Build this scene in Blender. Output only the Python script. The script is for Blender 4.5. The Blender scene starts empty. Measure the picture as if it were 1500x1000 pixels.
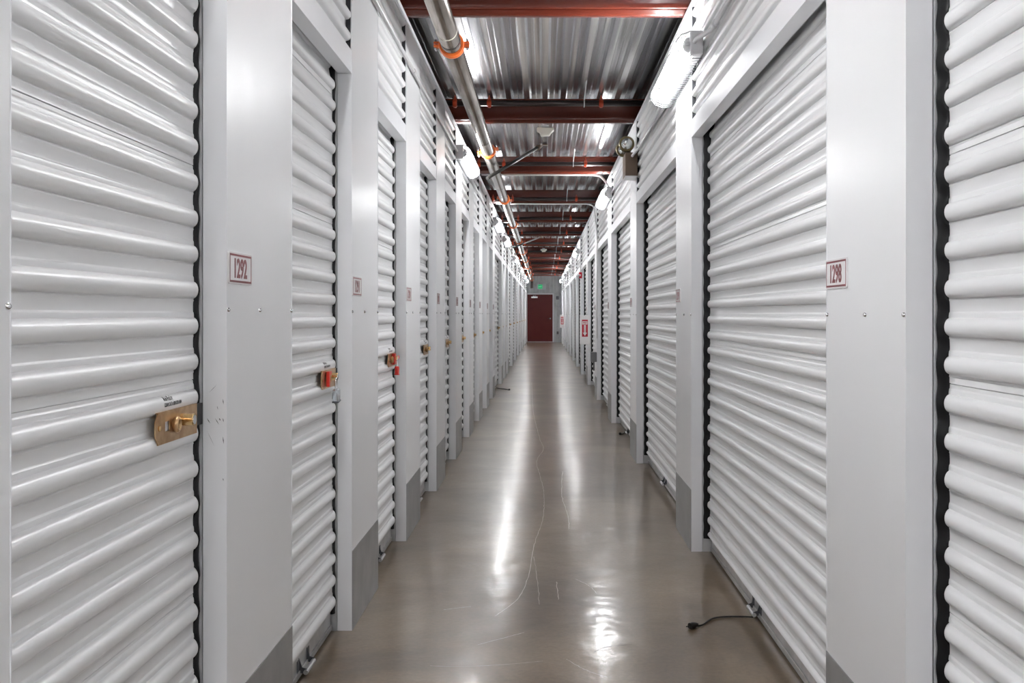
import bpy, bmesh, math, random
from mathutils import Vector, Matrix
random.seed(7)
SC = bpy.context.scene
COL = SC.collection
PI = math.pi

# ------------------------------------------------------------------ layout (metres)
CAM_H = 1.2365
XL, XR = -0.752, 0.771          # faces of the two wall lines
RET = 0.054                     # depth of the door reveals
END_Y = 44.1
BACK_Y = -6.0
L_PITCH, L_Y0 = 1.524, 3.862
R_PITCH, R_Y0 = 3.048, 5.15
WALL_TOP = 2.84
L_PIL = [(k, L_Y0 + L_PITCH*k) for k in (-6, -5, -4, -3, -2, -1, 0, 1, 2, 3, 4, 5, 6, 7, 9, 10, 11, 13, 15, 17, 19, 21, 23, 25)]
L_PIL = [(k, (y if k != -2 else 0.785)) for k, y in L_PIL]
L_PW, R_PW = 0.608, 0.592
R_PIL = [(j, R_Y0 + R_PITCH*j) for j in range(-3, 13)]
R_PIL = [(j, (y if j != -1 else 2.098)) for j, y in R_PIL]

# ------------------------------------------------------------------ helpers
def link(name, me, parent=None):
    o = bpy.data.objects.new(name, me)
    COL.objects.link(o)
    if parent is not None:
        o.parent = parent
    return o

def box(bm, x0, x1, y0, y1, z0, z1):
    vs = [bm.verts.new((x, y, z)) for x in (x0, x1) for y in (y0, y1) for z in (z0, z1)]
    for f in ((0,1,3,2), (4,6,7,5), (0,4,5,1), (2,3,7,6), (0,2,6,4), (1,5,7,3)):
        bm.faces.new([vs[i] for i in f])
    return vs

def bevel_all(bm, w, seg=2):
    bmesh.ops.bevel(bm, geom=list(bm.edges), offset=w, segments=seg, affect='EDGES', profile=0.5, clamp_overlap=True)

def prism(bm, pts, axis, a, b):
    """extrude polygon pts between a and b along axis ('x','y','z'); pts are the other two coords in order"""
    def mk(p, t):
        if axis == 'x': return (t, p[0], p[1])
        if axis == 'y': return (p[0], t, p[1])
        return (p[0], p[1], t)
    v0 = [bm.verts.new(mk(p, a)) for p in pts]
    v1 = [bm.verts.new(mk(p, b)) for p in pts]
    n = len(pts)
    bm.faces.new(v0); bm.faces.new(v1[::-1])
    for i in range(n):
        bm.faces.new([v0[i], v0[(i+1) % n], v1[(i+1) % n], v1[i]])

def tube(bm, path, r, seg=10, caps=True):
    P = [Vector(p) for p in path]
    rings = []
    up = None
    for i, p in enumerate(P):
        if i == 0: t = P[1]-P[0]
        elif i == len(P)-1: t = P[-1]-P[-2]
        else: t = (P[i+1]-p).normalized() + (p-P[i-1]).normalized()
        t.normalize()
        if up is None:
            a = Vector((0,0,1)) if abs(t.z) < 0.9 else Vector((1,0,0))
            up = (a - t*a.dot(t)).normalized()
        else:
            up = (up - t*up.dot(t)).normalized()
        s = t.cross(up)
        rr = r[i] if isinstance(r, (list, tuple)) else r
        rings.append([bm.verts.new(p + (up*math.cos(2*PI*k/seg) + s*math.sin(2*PI*k/seg))*rr) for k in range(seg)])
    for a, b in zip(rings, rings[1:]):
        for k in range(seg):
            f = bm.faces.new([a[k], a[(k+1) % seg], b[(k+1) % seg], b[k]])
            f.smooth = True
    if caps:
        bm.faces.new(rings[0][::-1]); bm.faces.new(rings[-1])

def bend(path, r=0.08, n=6):
    """round the corners of a polyline"""
    P = [Vector(p) for p in path]
    out = [P[0]]
    for a, b, c in zip(P, P[1:], P[2:]):
        d1 = min(r, (a-b).length*0.49); d2 = min(r, (c-b).length*0.49)
        p0 = b + (a-b).normalized()*d1; p2 = b + (c-b).normalized()*d2
        for i in range(n+1):
            t = i/n
            out.append(p0*(1-t)**2 + b*2*t*(1-t) + p2*t*t)
    out.append(P[-1])
    return out

def done(name, bm, mat, parent=None, smooth=None, loc=None):
    bmesh.ops.recalc_face_normals(bm, faces=list(bm.faces))
    me = bpy.data.meshes.new(name)
    bm.to_mesh(me); bm.free()
    if smooth is not None:
        for p in me.polygons: p.use_smooth = True
        me.set_sharp_from_angle(angle=math.radians(smooth))
    me.materials.append(mat)
    o = link(name, me, parent)
    if loc is not None: o.location = loc
    return o

def tag(o, label=None, cat=None, group=None, kind=None):
    if label: o['label'] = label
    if cat: o['category'] = cat
    if group: o['group'] = group
    if kind: o['kind'] = kind
    return o

def empty(name, loc, label=None, cat=None, group=None, kind=None):
    o = bpy.data.objects.new(name, None)
    o.empty_display_size = 0.05
    COL.objects.link(o)
    o.location = loc
    return tag(o, label, cat, group, kind)

def copy_tree(o, parent=None, skip=()):
    c = o.copy(); COL.objects.link(c)
    if parent is not None: c.parent = parent
    for ch in list(o.children):
        if ch.name.split('.')[0] in skip: continue
        copy_tree(ch, c)
    return c

def text_mesh(name, body, size, mat, parent=None, bold=0.0, xs=1.0, ext=0.0004, center=True):
    cu = bpy.data.curves.new('txt', 'FONT')
    cu.body = body; cu.size = size; cu.offset = bold; cu.extrude = ext
    cu.align_x = 'CENTER' if center else 'LEFT'; cu.align_y = 'CENTER'
    cu.resolution_u = 3
    t = bpy.data.objects.new('txt', cu); COL.objects.link(t)
    bpy.context.view_layer.update()
    dg = bpy.context.evaluated_depsgraph_get()
    me = bpy.data.meshes.new_from_object(t.evaluated_get(dg))
    bpy.data.objects.remove(t); bpy.data.curves.remove(cu)
    for v in me.vertices: v.co.x *= xs
    # centre on the real outline
    if len(me.vertices):
        ys = [v.co.y for v in me.vertices]; xx = [v.co.x for v in me.vertices]
        cy = (min(ys)+max(ys))/2; cx = (min(xx)+max(xx))/2
        for v in me.vertices: v.co.y -= cy; v.co.x -= cx
    me.materials.clear(); me.materials.append(mat); me.name = name
    return link(name, me, parent)

ORD = ['', 'first', 'second', 'third', 'fourth', 'fifth', 'sixth', 'seventh', 'eighth', 'ninth', 'tenth', 'eleventh', 'twelfth',
       'thirteenth', 'fourteenth', 'fifteenth', 'sixteenth', 'seventeenth', 'eighteenth', 'nineteenth', 'twentieth', 'twenty-first']

# ------------------------------------------------------------------ materials
def new_mat(name):
    m = bpy.data.materials.new(name); m.use_nodes = True
    nt = m.node_tree
    return m, nt, nt.nodes['Principled BSDF']

def simple(name, col, rough=0.5, metal=0.0, spec=0.5, coat=0.0, emit=None, estr=0):
    m, nt, b = new_mat(name)
    b.inputs['Base Color'].default_value = (*col, 1)
    b.inputs['Roughness'].default_value = rough
    b.inputs['Metallic'].default_value = metal
    b.inputs['Specular IOR Level'].default_value = spec
    b.inputs['Coat Weight'].default_value = coat
    if emit:
        b.inputs['Emission Color'].default_value = (*emit, 1)
        b.inputs['Emission Strength'].default_value = estr
    return m

def node(nt, t, **kw):
    n = nt.nodes.new(t)
    for k, v in kw.items():
        if k in n.inputs: n.inputs[k].default_value = v
        else: setattr(n, k, v)
    return n

def coords(nt, scale=(1,1,1), obj=False):
    """world position (or object space) scaled"""
    if obj:
        src = nt.nodes.new('ShaderNodeTexCoord').outputs['Object']
    else:
        src = nt.nodes.new('ShaderNodeNewGeometry').outputs['Position']
    mp = nt.nodes.new('ShaderNodeMapping'); mp.inputs['Scale'].default_value = scale
    nt.links.new(src, mp.inputs['Vector'])
    return mp.outputs['Vector']

def noisy(name, c1, c2, scale, rough, rough_var=0.0, metal=0.0, bump=0.0, bscale=None, stretch=(1,1,1), bstretch=None, detail=3, bdist=0.01, spec=0.5, coat=0.0):
    m, nt, b = new_mat(name)
    v = coords(nt, stretch)
    n = node(nt, 'ShaderNodeTexNoise'); n.inputs['Scale'].default_value = scale; n.inputs['Detail'].default_value = detail
    nt.links.new(v, n.inputs['Vector'])
    r = nt.nodes.new('ShaderNodeValToRGB')
    r.color_ramp.elements[0].position = 0.32; r.color_ramp.elements[1].position = 0.68
    r.color_ramp.elements[0].color = (*c1, 1); r.color_ramp.elements[1].color = (*c2, 1)
    nt.links.new(n.outputs['Fac'], r.inputs['Fac']); nt.links.new(r.outputs['Color'], b.inputs['Base Color'])
    b.inputs['Metallic'].default_value = metal
    b.inputs['Roughness'].default_value = rough
    b.inputs['Specular IOR Level'].default_value = spec
    b.inputs['Coat Weight'].default_value = coat
    if rough_var:
        mr = nt.nodes.new('ShaderNodeMapRange')
        mr.inputs['To Min'].default_value = rough-rough_var; mr.inputs['To Max'].default_value = rough+rough_var
        nt.links.new(n.outputs['Fac'], mr.inputs['Value']); nt.links.new(mr.outputs['Result'], b.inputs['Roughness'])
    if bump:
        v2 = coords(nt, bstretch or stretch)
        n2 = node(nt, 'ShaderNodeTexNoise'); n2.inputs['Scale'].default_value = bscale or scale; n2.inputs['Detail'].default_value = 2
        nt.links.new(v2, n2.inputs['Vector'])
        bp = nt.nodes.new('ShaderNodeBump'); bp.inputs['Strength'].default_value = bump; bp.inputs['Distance'].default_value = bdist
        nt.links.new(n2.outputs['Fac'], bp.inputs['Height']); nt.links.new(bp.outputs['Normal'], b.inputs['Normal'])
    return m

M = {}
M['panel'] = noisy('painted_panel', (0.77,0.775,0.785), (0.80,0.805,0.815), 1.2, 0.278, 0.0, bump=0.22, bscale=2.2, bstretch=(1,1.6,0.8), bdist=0.012, spec=0.5)
M['jamb'] = noisy('jamb_trim_white', (0.79,0.80,0.82), (0.82,0.83,0.85), 3, 0.30, 0.04, bump=0.1, bscale=3, bdist=0.004)
M['curtain'] = noisy('roll_up_slat_white', (0.76,0.765,0.77), (0.79,0.795,0.80), 2.0, 0.278, 0.0, bump=0.03, bscale=2, bstretch=(1,0.3,1.0), bdist=0.004)
M['transom'] = noisy('corrugated_white', (0.77,0.775,0.78), (0.80,0.805,0.81), 2.0, 0.278, 0.0, bump=0.03, bscale=3, bstretch=(1,0.6,2), bdist=0.004)
M['galv'] = noisy('galvanised_kick', (0.26,0.265,0.27), (0.37,0.375,0.38), 7, 0.36, 0.05, metal=0.5, bump=0.15, bscale=5, bdist=0.004)
M['guide'] = simple('guide_steel', (0.62,0.63,0.64), 0.35, 0.4)
M['seal'] = simple('black_seal', (0.006,0.006,0.007), 0.45, spec=0.3)
M['alu'] = noisy('aluminium_bar', (0.50,0.50,0.50), (0.66,0.66,0.66), 12, 0.34, 0.06, metal=0.8)
M['alu_dark'] = simple('dark_bracket', (0.10,0.105,0.115), 0.4, 0.6)
M['gap'] = simple('dark_gap_shade', (0.035,0.035,0.04), 0.8)  # near-black colour standing in for shade in the transom gaps
M['brass'] = noisy('brass_plate', (0.42,0.24,0.11), (0.62,0.43,0.24), 30, 0.30, 0.06, metal=0.85)
M['brass_bright'] = simple('brass_cylinder', (0.80,0.55,0.26), 0.2, 0.95)
M['chrome'] = simple('chrome', (0.75,0.76,0.78), 0.15, 0.95)
M['steel_lock'] = simple('padlock_steel', (0.62,0.66,0.70), 0.22, 0.8)
M['black'] = simple('black_plastic', (0.012,0.011,0.010), 0.38)
M['red'] = simple('red_plastic', (0.62,0.03,0.02), 0.35)
M['sign_white'] = simple('sign_white', (0.82,0.80,0.80), 0.25)
M['sign_red'] = simple('sign_red', (0.17,0.010,0.015), 0.35)
M['fire_red'] = simple('fire_red', (0.50,0.01,0.03), 0.4)
M['print'] = simple('print_black', (0.03,0.03,0.03), 0.5)
M['beam'] = noisy('red_oxide_beam', (0.090,0.015,0.009), (0.115,0.021,0.011), 4, 0.25, 0.04, bump=0.05, bscale=6, bdist=0.004, stretch=(0.4,1,1), spec=0.6)
M['darkpipe'] = simple('dark_pipe', (0.055,0.042,0.040), 0.30, 0.5)
M['clamp'] = simple('clamp_red_orange', (0.50,0.055,0.012), 0.38)
M['pipe'] = noisy('sprinkler_main', (0.22,0.19,0.165), (0.50,0.46,0.42), 6, 0.20, 0.07, metal=0.85, stretch=(3,0.35,3), bump=0.05, bscale=10)
M['orange'] = noisy('orange_coupling', (0.72,0.12,0.012), (0.85,0.19,0.03), 20, 0.38, 0.05)
M['conduit'] = simple('conduit_white', (0.70,0.70,0.70), 0.3, 0.2)
M['fix_white'] = simple('fixture_white', (0.78,0.78,0.78), 0.35)
M['cage'] = simple('cage_wire_white', (0.30,0.31,0.32), 0.35, 0.3)
M['jbox'] = simple('junction_box_grey', (0.60,0.60,0.61), 0.4, 0.2)
M['tube'] = simple('lit_diffuser', (0.9,0.9,0.9), 0.4, emit=(0.99,0.99,1.0), estr=44)
M['bronze'] = simple('bronze_box', (0.135,0.092,0.062), 0.35, 0.3)
M['lamp_ring'] = simple('olive_ring', (0.16,0.125,0.055), 0.35, 0.4)
M['sensor'] = simple('sensor_ivory', (0.80,0.78,0.68), 0.4)
M['maroon'] = noisy('maroon_door', (0.115,0.013,0.013), (0.13,0.018,0.016), 3, 0.5, 0.03, spec=0.3)
M['endwall'] = noisy('endwall_grey', (0.50,0.52,0.53), (0.58,0.60,0.61), 3, 0.28, 0.04)
M['dark'] = simple('dark_void', (0.05,0.05,0.052), 0.8)
M['greybox'] = simple('grey_box', (0.17,0.17,0.175), 0.4, 0.3)
M['exit'] = simple('exit_green', (0.0,0.35,0.12), 0.4, emit=(0.0,0.55,0.18), estr=0.22)
M['clear'] = simple('exit_panel', (0.62,0.68,0.69), 0.15)
M['lens'] = noisy('lamp_lens', (0.48,0.51,0.50), (0.85,0.88,0.86), 30, 0.1, metal=0.8)
M['backwall'] = simple('back_wall_white', (0.66,0.66,0.66), 0.4)

def floor_material():
    m, nt, b = new_mat('polished_concrete')
    L = nt.links.new
    v = coords(nt)
    n1 = node(nt, 'ShaderNodeTexNoise'); n1.inputs['Scale'].default_value = 1.3; n1.inputs['Detail'].default_value = 8; n1.inputs['Roughness'].default_value = 0.62
    n1.inputs['Distortion'].default_value = 0.6
    L(v, n1.inputs['Vector'])
    r1 = nt.nodes.new('ShaderNodeValToRGB'); e = r1.color_ramp.elements
    e[0].position = 0.3; e[0].color = (0.085,0.058,0.035,1)
    e[1].position = 0.72; e[1].color = (0.265,0.202,0.136,1)
    x = r1.color_ramp.elements.new(0.5); x.color = (0.158,0.114,0.072,1)
    L(n1.outputs['Fac'], r1.inputs['Fac'])
    # fine speckle and pale wear
    n2 = node(nt, 'ShaderNodeTexNoise'); n2.inputs['Scale'].default_value = 60; n2.inputs['Detail'].default_value = 4
    L(v, n2.inputs['Vector'])
    mr = nt.nodes.new('ShaderNodeMapRange'); mr.inputs['From Min'].default_value = 0.35; mr.inputs['From Max'].default_value = 0.7
    mr.inputs['To Min'].default_value = 0.90; mr.inputs['To Max'].default_value = 1.10
    L(n2.outputs['Fac'], mr.inputs['Value'])
    mul = node(nt, 'ShaderNodeVectorMath'); mul.operation = 'SCALE'
    L(r1.outputs['Color'], mul.inputs[0]); L(mr.outputs['Result'], mul.inputs['Scale'])
    n3 = node(nt, 'ShaderNodeTexNoise'); n3.inputs['Scale'].default_value = 4.5; n3.inputs['Detail'].default_value = 10; n3.inputs['Roughness'].default_value = 0.75
    L(v, n3.inputs['Vector'])
    r3 = nt.nodes.new('ShaderNodeValToRGB'); r3.color_ramp.elements[0].position = 0.60; r3.color_ramp.elements[1].position = 0.74
    L(n3.outputs['Fac'], r3.inputs['Fac'])
    mx = node(nt, 'ShaderNodeMix'); mx.data_type = 'RGBA'
    sc = node(nt, 'ShaderNodeMath'); sc.operation = 'MULTIPLY'; sc.inputs[1].default_value = 0.0
    L(r3.outputs['Color'], sc.inputs[0]); L(sc.outputs[0], mx.inputs['Factor'])
    L(mul.outputs[0], mx.inputs[6]); mx.inputs[7].default_value = (0.30,0.265,0.225,1)
    L(mx.outputs[2], b.inputs['Base Color'])
    mr2 = nt.nodes.new('ShaderNodeMapRange'); mr2.inputs['From Min'].default_value = 0.3; mr2.inputs['From Max'].default_value = 0.7
    mr2.inputs['To Min'].default_value = 0.277; mr2.inputs['To Max'].default_value = 0.285; mr2.clamp = True
    L(n1.outputs['Fac'], mr2.inputs['Value']); L(mr2.outputs['Result'], b.inputs['Roughness'])
    b.inputs['Specular IOR Level'].default_value = 0.4
    b.inputs['Coat Weight'].default_value = 0.58; b.inputs['Coat Roughness'].default_value = 0.14; b.inputs['Coat IOR'].default_value = 1.6
    n4 = node(nt, 'ShaderNodeTexNoise'); n4.inputs['Scale'].default_value = 5.5; n4.inputs['Detail'].default_value = 6
    L(v, n4.inputs['Vector'])
    bp = nt.nodes.new('ShaderNodeBump'); bp.inputs['Strength'].default_value = 0.5; bp.inputs['Distance'].default_value = 0.007
    L(n4.outputs['Fac'], bp.inputs['Height']); L(bp.outputs['Normal'], b.inputs['Normal']); L(bp.outputs['Normal'], b.inputs['Coat Normal'])
    return m
M['floor'] = floor_material()

def deck_material():
    m, nt, b = new_mat('galvanised_deck')
    L = nt.links.new
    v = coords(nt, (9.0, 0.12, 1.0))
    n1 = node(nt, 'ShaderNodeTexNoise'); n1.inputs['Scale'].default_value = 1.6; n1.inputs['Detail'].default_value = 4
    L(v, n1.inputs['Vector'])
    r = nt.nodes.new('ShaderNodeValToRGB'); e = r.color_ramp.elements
    e[0].position = 0.38; e[0].color = (0.34,0.34,0.365,1); e[1].position = 0.62; e[1].color = (0.85,0.85,0.84,1)  # lighter and darker streaks put the flutes' reflections into the colour
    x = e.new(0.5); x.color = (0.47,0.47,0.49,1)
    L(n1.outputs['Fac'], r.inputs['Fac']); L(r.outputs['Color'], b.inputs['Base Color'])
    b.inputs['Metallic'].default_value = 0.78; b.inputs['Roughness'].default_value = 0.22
    v2 = coords(nt, (3.0, 0.10, 1.0))
    n2 = node(nt, 'ShaderNodeTexNoise'); n2.inputs['Scale'].default_value = 2.5; n2.inputs['Detail'].default_value = 3
    L(v2, n2.inputs['Vector'])
    bp = nt.nodes.new('ShaderNodeBump'); bp.inputs['Strength'].default_value = 0.12; bp.inputs['Distance'].default_value = 0.012
    L(n2.outputs['Fac'], bp.inputs['Height']); L(bp.outputs['Normal'], b.inputs['Normal'])
    return m
M['deck'] = deck_material()

# ------------------------------------------------------------------ the shell
bm = bmesh.new(); box(bm, -2.5, 2.5, BACK_Y-0.1, END_Y+0.1, -0.1, 0.0)
FLOOR = tag(done('floor', bm, M['floor']), kind='structure')

def catmull(P, n=8):
    P = [P[0]]+P+[P[-1]]; out = []
    for a, b, c, d in zip(P, P[1:], P[2:], P[3:]):
        for i in range(n):
            t = i/n
            out.append(0.5*((2*b)+(-a+c)*t+(2*a-5*b+4*c-d)*t*t+(-a+3*b-3*c+d)*t**3))
    out.append(P[-1]); return out

def crack(pts, w, mat):
    """a thin raised-edge crack in the slab given by picture-measured floor points"""
    bm = bmesh.new()
    P = []
    for u, vv in pts:
        y = CAM_H*1446/(vv-460.5); P.append(Vector(((u-796.5)*y/1446, y, 0)))
    P = catmull(P, 5)
    # subdivide with jitter
    Q = [P[0]]
    for a, b in zip(P, P[1:]):
        n = max(2, int((b-a).length/0.04))
        for i in range(1, n+1):
            q = a.lerp(b, i/n); 
            if i < n: q += Vector((random.uniform(-.003,.003), 0, 0))
            Q.append(q)
    prev = None
    for i, q in enumerate(Q):
        t = (Q[min(i+1, len(Q)-1)] - Q[max(i-1, 0)]).normalized()
        s = Vector((-t.y, t.x, 0))*w*random.uniform(0.3, 0.75)
        a = bm.verts.new((q+s)+Vector((0,0,0.0006))); b_ = bm.verts.new((q-s)+Vector((0,0,0.0006)))
        if prev: bm.faces.new([prev[0], prev[1], b_, a])
        prev = (a, b_)
    return done('crack', bm, mat, FLOOR)
M['crack'] = simple('pale_crack', (0.42,0.385,0.335), 0.4)
M['crack_dark'] = simple('dark_crack', (0.07,0.06,0.05), 0.5)
crack([(779,560),(781,600),(790,640),(796,657),(786,675),(792,700),(797,725),(795,760),(782,800),(775,840),(760,875),(725,902)], 0.0028, M['crack'])
crack([(824,690),(823,725),(832,755),(833,775)], 0.004, M['crack'])
crack([(700,944),(735,935),(768,926)], 0.003, M['crack'])
crack([(630,975),(680,976),(740,973),(795,968)], 0.002, M['crack'])
crack([(870,955),(890,947),(925,944)], 0.0025, M['crack_dark'])
crack([(815,852),(818,878)], 0.003, M['crack'])
crack([(830,965),(855,980),(890,992)], 0.002, M['crack'])

crack([(782,815),(787,850),(790,885)], 0.0018, M['crack'])
crack([(650,893),(665,891),(690,888)], 0.0035, M['crack'])
crack([(843,848),(862,857),(874,869)], 0.0022, M['crack'])

# metal roof deck (ribs run along the corridor)
def deck():
    bm = bmesh.new()
    prof = []
    x = -2.45; p = 0.1524; lo, hi = 3.062, 3.100
    while x < 2.45:
        prof += [(x, lo), (x+0.044, lo), (x+0.060, hi), (x+0.096, hi), (x+0.100, hi-0.004), (x+0.104, hi), (x+0.136, hi)]
        x += p
    ys = [BACK_Y-0.1, 2, 8, 14, 20, 30, END_Y+0.1]
    rows = [[bm.verts.new((a, y, b)) for a, b in prof] for y in ys]
    for r0, r1 in zip(rows, rows[1:]):
        for i in range(len(prof)-1):
            bm.faces.new([r0[i], r0[i+1], r1[i+1], r1[i]])
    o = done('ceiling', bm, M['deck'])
    return tag(o, kind='structure')
deck()
bm = bmesh.new(); box(bm, -2.5, 2.5, BACK_Y-0.1, END_Y+0.1, 3.11, 3.16)
tag(done('ceiling', bm, M['dark']), kind='structure')

for nm, x0, x1 in (('wall_left_outer', -2.56, -2.46), ('wall_right_outer', 2.46, 2.56)):
    bm = bmesh.new(); box(bm, x0, x1, BACK_Y-0.1, END_Y+0.1, 0, 3.11)
    tag(done(nm, bm, M['dark']), kind='structure')
bm = bmesh.new(); box(bm, -2.5, 2.5, BACK_Y-0.1, BACK_Y, 0, 3.06)
tag(done('wall_back', bm, M['backwall']), kind='structure')

# end wall with vertical ribs, door opening framed
DX0, DX1, DH = -0.732, 0.396, 2.13
def end_wall():
    root = tag(empty('wall_front', (0, END_Y, 0)), kind='structure')
    bm = bmesh.new()
    def ribbed(x0, x1, z0, z1):
        x = x0; prev = None
        pts = []
        while x < x1-0.001:
            for dx, d in ((0,0),(0.10,0),(0.112,-0.022),(0.140,-0.022),(0.152,0)):
                if x+dx <= x1: pts.append((x+dx, d))
            x += 0.1524
        pts.append((x1, 0))
        for (a, da) in pts:
            v0 = bm.verts.new((a, da, z0)); v1 = bm.verts.new((a, da, z1))
            if prev: bm.faces.new([prev[0], v0, v1, prev[1]])
            prev = (v0, v1)
    ribbed(-0.95, 1.0, DH+0.06, 3.06)
    ribbed(DX1+0.06, 1.0, 0, DH+0.06)
    ribbed(-0.95, DX0-0.06, 0, DH+0.06)
    box(bm, -2.5, 2.5, 0.03, 0.1, 0, 3.06)
    done('ribbed_panel', bm, M['endwall'], root)
    d = tag(empty('door_1', (0, END_Y-0.02, 0)), kind='structure')
    bm = bmesh.new(); box(bm, DX0+0.003, DX1-0.003, -0.02, 0.02, 0.035, DH-0.003)
    done('door_leaf', bm, M['maroon'], d)
    bm = bmesh.new()
    box(bm, DX1, DX1+0.055, -0.045, 0.04, 0, DH+0.055); box(bm, DX0-0.055, DX0, -0.045, 0.04, 0, DH+0.055); box(bm, DX0, DX1, -0.045, 0.04, DH, DH+0.055)
    done('door_frame', bm, M['jamb'], d)
    bm = bmesh.new(); box(bm, DX0, DX1, -0.10, 0.02, 0.001, 0.032); bevel_all(bm, 0.008, 1)
    done('threshold', bm, M['alu'], d)
    bm = bmesh.new(); box(bm, DX0+0.17, DX0+0.46, -0.09, -0.021, 1.965, 2.045); bevel_all(bm, 0.01)
    tube(bm, [(DX0+0.2,-0.05,2.06),(DX0+0.34,-0.22,2.06),(DX0+0.42,-0.03,2.09)], 0.012, 6)
    done('door_closer', bm, M['chrome'], d)
    bm = bmesh.new()
    tube(bm, [(DX1-0.10,-0.02,1.06),(DX1-0.10,-0.09,1.06)], 0.03, 12)
    tube(bm, [(DX1-0.10,-0.075,1.06),(DX1-0.21,-0.075,1.055)], 0.013, 8)
    done('door_handle', bm, M['chrome'], d, smooth=40)
end_wall()

# ------------------------------------------------------------------ slat profiles
def slat_profile(z0, z1, pitch, rib_c, seam_s=0.78, seam_every=6, depth=0.0155, beads=True, seam_n=0):
    """list of (z, d) going up; ribs centred at rib_c + n*pitch"""
    pts = []
    n0 = math.floor((z0-rib_c)/pitch)-1
    n1 = math.ceil((z1-rib_c)/pitch)+1
    for n in range(n0, n1+1):
        b = rib_c + n*pitch - 0.25*pitch
        loc = [(0.0,0.0),(0.012,0.0022)]
        for i in range(1, 12):
            a = PI*i/12
            loc.append((0.25-0.235*math.cos(a), 0.0022+depth*math.sin(a)**0.85))
        loc += [(0.49,0.0030)]
        if beads: loc += [(0.53,0.0030),(0.60,0.0030),(0.615,0.0026),(0.645,0.0),(0.66,0.0)]
        else: loc += [(0.53,0.0),(0.55,0.0)]
        if seam_every and n % seam_every == seam_n:
            loc += [(seam_s-0.012,0),(seam_s-0.010,-0.004),(seam_s+0.010,-0.004),(seam_s+0.012,0.0012),(seam_s+0.03,0.0012)]
        if beads: loc += [(0.925,0.0),(0.945,0.0016),(0.965,0.0016),(0.985,0.0)]
        else: loc += [(0.97,0.0)]
        for s, d in loc:
            z = b + s*pitch
            if z0 <= z <= z1: pts.append((z, d))
    pts = [(z0, 0.0)] + pts + [(z1, 0.0)]
    return pts

def curtain_mesh(W, s, pitch, rib_c, flat_x, seam_s):
    rnd = random.Random(int(W*100)+(3 if s > 0 else 5))
    prof = slat_profile(0.094, 2.33, pitch, rib_c, seam_s, seam_n=(0 if s > 0 else 4))
    e = [0.004, 0.022, 0.0225, 0.0245, 0.028, 0.033, 0.040, 0.055]
    n = max(6, int(W/0.11))
    mid = [0.055 + (W-0.11)*i/n for i in range(1, n)]
    ys = e + mid + [W-a for a in reversed(e)]
    def fac(y):
        q = min(y, W-y)
        if q <= 0.022: return 0.0
        if q >= 0.040: return 1.0
        return math.sqrt(max(0, 1-((0.040-q)/0.018)**2))
    ph = [(rnd.uniform(0, 6.28), rnd.uniform(1.5, 5)) for _ in range(6)]
    bm = bmesh.new(); rows = []
    for (z, d) in prof:
        back = 0.0
        if z > 2.08: back = ((z-2.08)/0.25)**2*0.07
        row = []
        for y in ys:
            f = fac(y)
            wv = 0.00025*f*sum(math.sin(y*k*2.3 + z*k*3.1 + a) for a, k in ph)/2
            dd = d*(f if d > 0.0045 else max(f, 0.5)) + wv - back
            row.append(bm.verts.new((s*(flat_x+dd), y, z)))
        rows.append(row)
    for r0, r1 in zip(rows, rows[1:]):
        for i in range(len(ys)-1):
            bm.faces.new([r0[i], r0[i+1], r1[i+1], r1[i]])
    return bm

def seal_mesh(W, s, pitch, rib_c, flat_x):
    """black edge seals that follow the ribs at both ends"""
    bm = bmesh.new()
    tip = flat_x + 0.0165   # rib crest
    for y0, y1, c in ((W-0.020, W-0.003, W), (0.003, 0.020, 0.0)):
        rows = []
        z = 0.07
        while z < 2.33:
            t = math.cos(2*PI*(z-rib_c)/pitch)
            back = ((z-2.08)/0.25)**2*0.07 if z > 2.08 else 0
            o1 = -(RET+0.0100) + 0.0015*t; o2 = tip - 0.0105 + 0.005*t
            sh = 0.003*t
            if c > 0: ys = (y0+sh, y0+sh+0.001, y0+0.006, y1-0.004, y1)
            else: ys = (y1-sh, y1-sh-0.001, y1-0.006, y0+0.004, y0)
            xs = (flat_x-0.03-back, o2, o2+0.003, o1+0.0025, o1)
            rows.append([bm.verts.new((s*x, yy, z)) for x, yy in zip(xs, ys)])
            z += pitch/10
        for r0, r1 in zip(rows, rows[1:]):
            for i in range(4): bm.faces.new([r0[i], r0[i+1], r1[i+1], r1[i]])
    return bm

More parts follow.
